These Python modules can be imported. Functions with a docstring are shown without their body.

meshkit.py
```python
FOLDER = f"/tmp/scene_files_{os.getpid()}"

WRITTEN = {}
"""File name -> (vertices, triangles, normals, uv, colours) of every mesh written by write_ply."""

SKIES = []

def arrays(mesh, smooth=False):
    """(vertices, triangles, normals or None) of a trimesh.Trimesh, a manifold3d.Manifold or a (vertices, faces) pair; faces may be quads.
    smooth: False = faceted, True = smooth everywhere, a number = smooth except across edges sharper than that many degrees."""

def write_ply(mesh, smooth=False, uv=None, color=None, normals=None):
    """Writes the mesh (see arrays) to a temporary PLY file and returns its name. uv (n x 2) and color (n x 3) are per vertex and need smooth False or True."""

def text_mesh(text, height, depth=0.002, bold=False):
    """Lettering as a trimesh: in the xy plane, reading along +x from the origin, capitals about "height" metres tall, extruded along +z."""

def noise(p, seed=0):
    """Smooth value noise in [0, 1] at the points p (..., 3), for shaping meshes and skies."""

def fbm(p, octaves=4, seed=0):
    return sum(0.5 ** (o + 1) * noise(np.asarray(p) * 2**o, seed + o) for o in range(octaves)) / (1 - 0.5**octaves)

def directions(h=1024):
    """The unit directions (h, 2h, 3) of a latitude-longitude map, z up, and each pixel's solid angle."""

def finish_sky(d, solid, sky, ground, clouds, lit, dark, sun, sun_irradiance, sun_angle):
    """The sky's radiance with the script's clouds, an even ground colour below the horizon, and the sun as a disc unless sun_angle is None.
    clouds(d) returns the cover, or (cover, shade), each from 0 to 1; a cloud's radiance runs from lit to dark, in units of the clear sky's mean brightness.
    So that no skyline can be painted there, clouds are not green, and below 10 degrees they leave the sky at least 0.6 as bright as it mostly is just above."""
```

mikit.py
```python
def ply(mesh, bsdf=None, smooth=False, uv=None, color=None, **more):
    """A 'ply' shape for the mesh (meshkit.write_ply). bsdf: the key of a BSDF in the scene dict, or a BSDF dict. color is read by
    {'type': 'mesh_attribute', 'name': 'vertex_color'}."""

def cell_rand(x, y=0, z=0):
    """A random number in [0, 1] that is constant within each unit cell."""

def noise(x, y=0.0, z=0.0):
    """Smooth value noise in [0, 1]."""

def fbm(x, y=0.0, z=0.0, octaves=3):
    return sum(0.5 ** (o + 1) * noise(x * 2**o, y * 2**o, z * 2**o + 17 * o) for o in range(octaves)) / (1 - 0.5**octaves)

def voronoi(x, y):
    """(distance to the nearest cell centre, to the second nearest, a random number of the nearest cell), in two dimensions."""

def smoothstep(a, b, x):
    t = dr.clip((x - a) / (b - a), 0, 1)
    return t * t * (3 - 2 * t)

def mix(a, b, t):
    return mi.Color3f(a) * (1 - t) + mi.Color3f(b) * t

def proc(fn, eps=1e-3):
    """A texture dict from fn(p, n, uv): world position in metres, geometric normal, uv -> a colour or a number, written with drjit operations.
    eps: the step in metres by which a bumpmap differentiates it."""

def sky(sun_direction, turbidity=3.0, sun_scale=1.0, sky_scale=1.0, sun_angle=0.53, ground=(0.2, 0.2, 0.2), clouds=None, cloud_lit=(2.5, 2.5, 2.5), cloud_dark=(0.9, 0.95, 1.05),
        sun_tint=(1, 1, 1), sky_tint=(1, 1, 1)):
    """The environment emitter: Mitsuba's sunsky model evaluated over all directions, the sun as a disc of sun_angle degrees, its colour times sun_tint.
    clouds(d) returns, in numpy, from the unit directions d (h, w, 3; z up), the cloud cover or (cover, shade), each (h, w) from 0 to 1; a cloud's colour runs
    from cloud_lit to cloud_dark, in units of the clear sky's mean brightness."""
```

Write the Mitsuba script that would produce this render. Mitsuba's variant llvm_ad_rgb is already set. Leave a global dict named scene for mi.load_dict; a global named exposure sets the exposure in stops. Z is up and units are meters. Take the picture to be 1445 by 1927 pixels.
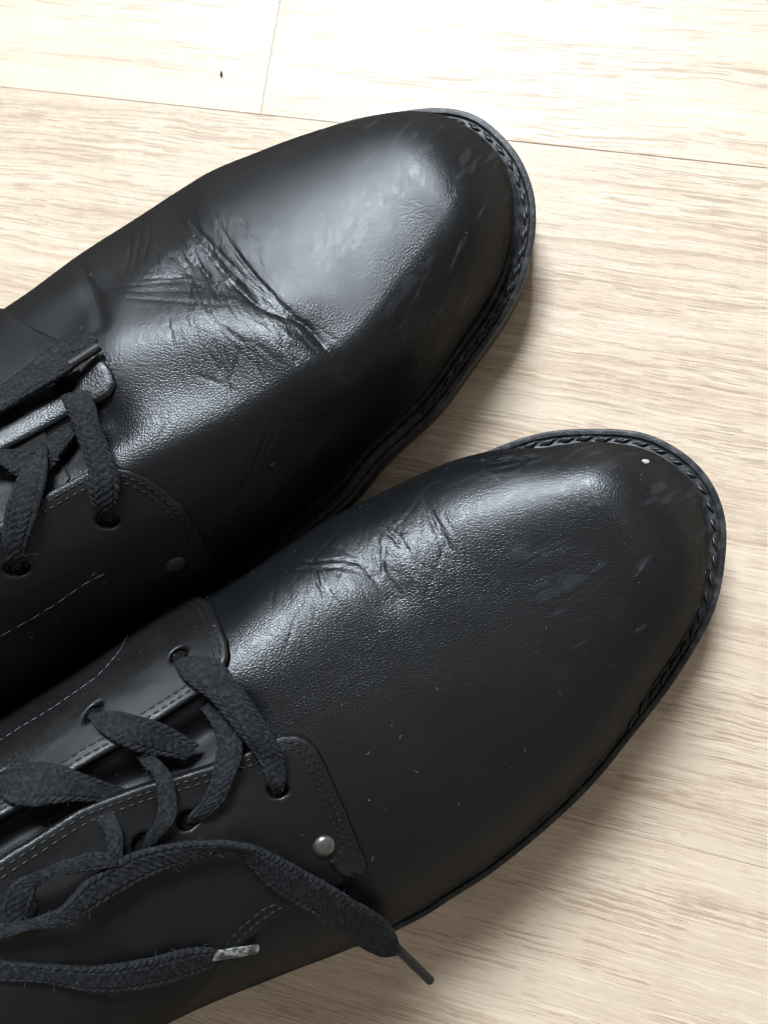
import math, random
import numpy as np, trimesh, mitsuba as mi, drjit as dr
import mikit, meshkit
from mikit import noise, fbm, voronoi, cell_rand, smoothstep, mix, proc, ply
from scipy.interpolate import PchipInterpolator as PC
from scipy.spatial import Delaunay, cKDTree
import shapely, shapely.geometry as sg

rng = np.random.default_rng(7)
scene, labels = {}, {}
T = mi.ScalarTransform4f

# ------------------------------------------------------------------ camera
CAM_Z = 0.262
R = np.array([[0.965, 0.181, -0.1896], [0.1876, -0.9821, 0.0169], [-0.1832, -0.0518, -0.9817]])  # camera rows: right, down, forward
U_, _, V_ = np.linalg.svd(R); R = U_ @ V_
FPX, WPX = 1559.0, 1445.0
fwd, down = R[2], R[1]
eye = np.array([0, 0, CAM_Z])
scene['camera'] = {'type': 'thinlens', 'to_world': T().look_at(origin=eye.tolist(), target=(eye + fwd).tolist(), up=(-down).tolist()),
                   'fov': math.degrees(2 * math.atan(WPX / 2 / FPX)), 'fov_axis': 'x', 'aperture_radius': 0.0008, 'focus_distance': 0.212,
                   'near_clip': 0.01, 'far_clip': 30.0}

# ------------------------------------------------------------------ light: one big daylight window up and to the left, and the pale room around
exposure = 0.0
WIN_AZ, WIN_EL, WIN_D = 107.0, 45.0, 1.25
WIN_W, WIN_H, WIN_L = 0.215, 0.23, 83.0
az, el = math.radians(WIN_AZ), math.radians(WIN_EL)
wdir = np.array([math.cos(az) * math.cos(el), math.sin(az) * math.cos(el), math.sin(el)])
wpos = wdir * WIN_D + np.array([-0.03, 0.0, 0.0])
hz = np.array([math.cos(az), math.sin(az), 0.0])      # a vertical window faces the room horizontally
scene['window'] = {'type': 'rectangle', 'to_world': T().look_at(origin=wpos.tolist(), target=(wpos - hz).tolist(), up=[0, 0, 1]) @ T().scale([WIN_W, WIN_H, 1]),
                   'bsdf': {'type': 'diffuse', 'reflectance': {'type': 'rgb', 'value': 0.1}},
                   'emitter': {'type': 'area', 'radiance': {'type': 'rgb', 'value': [WIN_L * 0.89, WIN_L * 0.99, WIN_L * 1.10]}}}
labels['window'] = {'kind': 'structure'}
scene['room_light'] = {'type': 'constant', 'radiance': {'type': 'rgb', 'value': [0.29, 0.283, 0.27]}}

# ------------------------------------------------------------------ materials
def principled(color, rough, **k):
    return {'type': 'principled', 'base_color': color if isinstance(color, dict) else {'type': 'rgb', 'value': color}, 'roughness': rough, **k}
def bumped(b, fn, scale, eps):
    return {'type': 'twosided', 'bsdf': {'type': 'bumpmap', 'arbitrary': proc(fn, eps), 'scale': scale, 'bsdf': b}}
def polished(color, rough, shine, grain, scale, eps):
    """dyed leather: a matt body under a thin polish whose pores keep it from mirroring at grazing angles"""
    coat = {'type': 'roughconductor', 'material': 'none', 'distribution': 'ggx', 'alpha': proc(rough)}
    return {'type': 'twosided', 'bsdf': {'type': 'bumpmap', 'arbitrary': proc(grain, eps), 'scale': scale,
            'bsdf': {'type': 'blendbsdf', 'weight': shine, 'bsdf_0': {'type': 'diffuse', 'reflectance': proc(color)}, 'bsdf_1': coat}}}

def leather_h(p, n, uv):
    wx, wy = uv.x + 0.0004 * noise(uv.x * 700, uv.y * 700), uv.y + 0.0004 * noise(uv.x * 700 + 9, uv.y * 700)
    d1, d2, _ = voronoi(wx * 1250, wy * 1250)
    f = smoothstep(0.0, 0.5, d2 - d1)
    e1, e2, _ = voronoi(wx * 900 + 3, wy * 900)
    big = fbm(uv.x * 140, uv.y * 140, 0.0, 3)
    return f * (0.6 + 0.6 * big) + 0.5 * smoothstep(0.0, 0.6, e2 - e1) + 0.3 * noise(uv.x * 380, uv.y * 380)
def leather_c(p, n, uv):
    dust = smoothstep(0.030, 0.017, p.z) * (0.45 + 0.55 * fbm(p.x * 260, p.y * 260, p.z * 260))
    scuff = smoothstep(0.62, 0.8, fbm(uv.x * 130, uv.y * 420 + 40, 0.0, 3)) * smoothstep(0.075, 0.04, uv.x)
    c = mix([0.0032, 0.0036, 0.004], [0.05, 0.048, 0.045], 0.26 * dust)
    return mix(c, [0.05, 0.052, 0.058], 0.2 * scuff)
def leather_r(p, n, uv):
    return 0.285 + 0.06 * fbm(uv.x * 90, uv.y * 90, 0.0, 3) + 0.16 * smoothstep(0.036, 0.018, p.z)

def floor_c(p, n, uv):
    row = dr.floor((p.y - ROW0) / PLANK_W)
    pid = cell_rand(row, dr.floor((p.x - BUTT - dr.select(dr.abs(row - 1) < 0.5, 0.0, 0.62)) / 1.28))
    x, y = p.x + 3 * pid, p.y + 0.7 * pid
    wy = y + 0.0045 * noise(x * 9, y * 14) + 0.0016 * noise(x * 38, y * 60) + 0.0005 * noise(x * 150, y * 240)
    tone = fbm(x * 6, wy * 60, pid * 9, 3)
    m1 = smoothstep(0.34, 0.68, fbm(x * 13, wy * 85 + 5, pid * 5, 3))
    m2 = smoothstep(0.36, 0.66, fbm(x * 22 + 3, wy * 150 + 40, pid * 3, 3))
    f1 = smoothstep(0.50, 0.92, noise(x * 34, wy * 1800))
    f2 = smoothstep(0.54, 0.80, noise(x * 130 + 7, wy * 2900))
    f3 = smoothstep(0.48, 0.76, noise(x * 400 + 17, wy * 3000))
    f4 = smoothstep(0.52, 0.80, noise(x * 18 + 3, wy * 3100 + 8))
    band = smoothstep(0.50, 0.78, noise(x * 26, wy * 330 + 31)) * m1
    pale = smoothstep(0.58, 0.9, noise(x * 60 + 11, wy * 2200))
    c = mix([0.505, 0.405, 0.305], [0.635, 0.53, 0.415], tone)
    c = mix(c, [0.43, 0.325, 0.225], 0.32 * band)
    c = mix(c, [0.74, 0.64, 0.51], 0.36 * pale)
    d = 0.55 * f1 * m1 + 0.85 * f2 * m2 + 0.30 * f4 * (0.3 + 0.7 * tone) + 0.30 * f3 * (0.35 + 0.65 * m1)
    c = mix(c, [0.30, 0.215, 0.145], 0.68 * dr.minimum(d, 1.0))
    return c * mi.Color3f(1.035, 1.0, 0.955) * (0.94 + 0.1 * pid)
def floor_h(p, n, uv):
    wy = p.y + 0.0045 * noise(p.x * 9, p.y * 14)
    return noise(p.x * 110, wy * 2100) * 0.6 + noise(p.x * 50 + 7, wy * 1100) * 0.6
def floor_r(p, n, uv):
    return 0.42 + 0.12 * noise(p.x * 60, p.y * 700)
scene['oak'] = bumped(principled(proc(floor_c), proc(floor_r), specular=0.42), floor_h, 0.00004, 1e-4)
scene['subfloor'] = {'type': 'diffuse', 'reflectance': {'type': 'rgb', 'value': [0.34, 0.29, 0.23]}}

# ------------------------------------------------------------------ the floor: planks with bevelled edges, a hair's gap between them
PLANK_W, ROW0, BUTT = 0.2037, -0.0966, -0.1137
SHIFT = {1: 0.0, 0: 0.62, -1: 0.88, 2: 0.46}
def add(key, shape, **lab):
    k, i = key, 0
    while k in scene or k in labels:
        i += 1; k = f'{key}_{i:03d}'
    if shape is not None: scene[k] = shape
    if lab: labels[k] = lab
    return k
def plank_mesh(x0, x1, y0, y1):
    g, b, t = 0.00006, 0.00013, 0.008
    x0, x1, y0, y1 = x0 + g, x1 - g, y0 + g, y1 - g
    ring = lambda d, z: [(x0 + d, y0 + d, z), (x1 - d, y0 + d, z), (x1 - d, y1 - d, z), (x0 + d, y1 - d, z)]
    v = np.array(ring(0, -t) + ring(0, -b) + ring(b, 0))
    f = [(8, 9, 10), (8, 10, 11)]
    for a in (0, 4):
        for i in range(4):
            j = (i + 1) % 4
            f += [(a + i, a + j, a + 4 + j), (a + i, a + 4 + j, a + 4 + i)]
    return v, np.array(f)
sv = np.array([[-1.6, -1.6, -0.0082], [1.6, -1.6, -0.0082], [1.6, 1.6, -0.0082], [-1.6, 1.6, -0.0082]])
add('floor', ply((sv, np.array([[0, 1, 2], [0, 2, 3]])), 'subfloor'), kind='structure', label='pale oak laminate floor')
for row in range(-7, 8):
    y0 = ROW0 + row * PLANK_W
    for k in range(-2, 3):
        x0 = BUTT + SHIFT.get(row, (0.41 * (row - 1)) % 1.28) + k * 1.28
        if x0 > 1.6 or x0 + 1.28 < -1.6: continue
        add('floor__plank', ply(plank_mesh(x0, x0 + 1.28, y0, y0 + PLANK_W), 'oak'))

# ------------------------------------------------------------------ the shoe's last: local frame t (back from the toe tip), y (left), z (up), in millimetres
KT = np.array([5, 5.6, 6.5, 8, 11, 16, 23, 32, 45, 60, 80, 100, 120, 145, 170, 200, 230, 260, 280, 288.])
class Last:
    def __init__(s, tip, wl, wr, H, yc, pw, b=2.5, angle=44):
        a = math.radians(angle)
        s.tip, s.u = np.array(tip, float), np.array([math.cos(a), math.sin(a)])
        s.v = np.array([-s.u[1], s.u[0]])
        s.wl, s.wr, s.b = PC(KT, wl), PC(KT, wr), b
        s.H, s.yc, s.pw = (PC(*np.array(x, float).T) for x in (H, yc, pw))
        s.dent = lambda t, w: 0 * t
        s.st = np.concatenate([5 + 9 * np.linspace(0, 1, 60) ** 2, np.linspace(14, 288, 420)[1:]])
        s.sp = np.linspace(-1, 1, 401)
        g = s.section(*np.meshgrid(s.st, s.sp, indexing='ij'))
        arc = np.concatenate([np.zeros((len(s.st), 1)), np.cumsum(np.linalg.norm(np.diff(g[..., 1:], axis=1), axis=2), axis=1)], 1)
        s.arc = -(arc - arc[:, 200:201])       # signed: + on the left of the ridge, - on the right
        s.g = g
    def spring(s, t): return 7 * np.clip((75 - t) / 75, 0, 1) ** 2
    def zf(s, t): return 13.5 + s.spring(t)
    def section(s, t, phi):
        zf = s.zf(t); d = np.clip((t - 5) / 26, 0, 1)
        H = zf + (s.H(t) - zf) * np.maximum(np.sqrt(np.clip(1 - (1 - d) ** 2, 0, 1)), 1e-3)
        yc = s.yc(t); side = np.where(phi < 0, 1, -1.0); a = np.abs(phi)
        ang = (1 - np.minimum(a / 0.86, 1)) * np.pi / 2
        w = np.where(phi < 0, s.wl(t), s.wr(t)); zb = zf + np.minimum(9.0, 0.28 * (H - zf))
        y = yc + (w - yc) * np.cos(ang) * ((np.cos(ang) ** 2 + 0.06) / 1.06) ** ((s.pw(t) - 1) / 2); z = zb + (H - zb) * np.sin(ang)
        g = np.clip((a - 0.86) / 0.14, 0, 1)
        return np.stack([t, y - side * s.b * g ** 2 * np.clip((t - 5) / 20, 0, 1), z - (zb - zf) * g], -1)
    def phi_of(s, t, w):
        t, w = np.broadcast_arrays(np.asarray(t, float), np.asarray(w, float))
        ti = np.interp(t, s.st, np.arange(len(s.st))); i0 = np.clip(ti.astype(int), 0, len(s.st) - 2); fr = ti - i0
        out = np.empty(t.shape)
        for k in np.unique(i0):
            m = i0 == k
            a = np.interp(-w[m], -s.arc[k], s.sp); b = np.interp(-w[m], -s.arc[k + 1], s.sp)
            out[m] = a * (1 - fr[m]) + b * fr[m]
        return out
    def frame(s, t, w, phi=None):
        phi = s.phi_of(t, w) if phi is None else phi
        t = np.asarray(t, float); e, f = 0.4, 0.004
        P = s.section(t, phi)
        a = s.section(t, np.clip(phi + f, -1, 1)) - s.section(t, np.clip(phi - f, -1, 1))
        b = s.section(np.maximum(t + e, 5), phi) - s.section(np.maximum(t - e, 5), phi)
        n = np.cross(a, b); n /= np.linalg.norm(n, axis=-1, keepdims=True) + 1e-12
        n = np.where((n[..., 2:] < -0.6), -n, n)
        return P, n
    def on(s, t, w, h=0.0):
        """the point h mm above the leather at (t, w)"""
        P, n = s.frame(t, w)
        return P + n * (np.asarray(h) + s.dent(np.asarray(t, float), np.asarray(w, float)))[..., None]
    def world(s, P):
        P = np.asarray(P, float)
        return np.concatenate([s.tip - P[..., :1] * s.u + P[..., 1:2] * s.v, P[..., 2:3]], -1) * 1e-3

def grid_faces(n, m, closed=False):
    i, j = np.meshgrid(np.arange(n - 1), np.arange(m if closed else m - 1), indexing='ij')
    a, b = i * m + j, i * m + (j + 1) % m
    return np.concatenate([np.stack([a, b, b + m], -1).reshape(-1, 3), np.stack([a, b + m, a + m], -1).reshape(-1, 3)])

HT = [[(5, 42), (20, 45.9), (36, 47.8), (60, 53.4), (80, 58.5), (100, 64.5), (120, 72), (145, 82.6), (170, 97), (190, 113), (205, 129), (220, 143), (235, 150), (290, 150)],
      [(5, 42), (20, 47.9), (36, 48.3), (60, 50.9), (80, 55.6), (100, 61.8), (120, 70.1), (145, 81.2), (170, 97), (190, 113), (205, 129), (220, 143), (235, 150), (290, 150)]]
PW = [[(5, .85), (30, 1.0), (60, 1.03), (100, 1.05), (140, 1.1), (170, 1.0), (200, .8), (230, .65), (290, .6)],
      [(5, .73), (60, .61), (100, .72), (140, 1.03), (170, 1.0), (200, .8), (230, .65), (290, .6)]]
YC = [[(5, 1.5), (25, -10.5), (45, -18.5), (65, -25.5), (85, -27), (105, -27.5), (125, -26.5), (150, -22.5), (175, -19), (205, -11), (230, -8), (290, 0)],
      [(5, 4.5), (25, 7), (45, 6.9), (65, 9.1), (85, 14), (105, 17.9), (125, 22.3), (150, 25.8), (175, 21.6), (205, 11.1), (230, 9), (290, 0)]]
LAST = [Last((-27, 97), [1, 4, 8, 11.5, 16.6, 21.9, 26.7, 31.4, 37.5, 42.8, 47.7, 48.7, 49.5, 47.4, 43.3, 40.5, 38.0, 33.0, 24.0, 8.0],
             [-1, -5, -8.4, -11.4, -16.6, -22.3, -28.4, -32.9, -38.1, -43.7, -47.7, -51.2, -54.4, -56.0, -56.5, -60, -60, -48, -26.0, -8.0], HT[0], YC[0], PW[0]),
        Last((46, 11), [6, 8, 10.5, 14.2, 20.4, 25.6, 30.9, 35.1, 42.9, 48.0, 51.1, 53.5, 53.4, 55.9, 55.5, 56.2, 53.5, 42.0, 28.0, 9.0],
             [3, 0.5, -1.5, -4.5, -10.1, -16.3, -23.1, -28.4, -34.9, -42.4, -48.4, -52.6, -54.7, -55.8, -50.7, -40.2, -33.6, -31.0, -24.0, -8.0], HT[1], YC[1], PW[1])]
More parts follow.
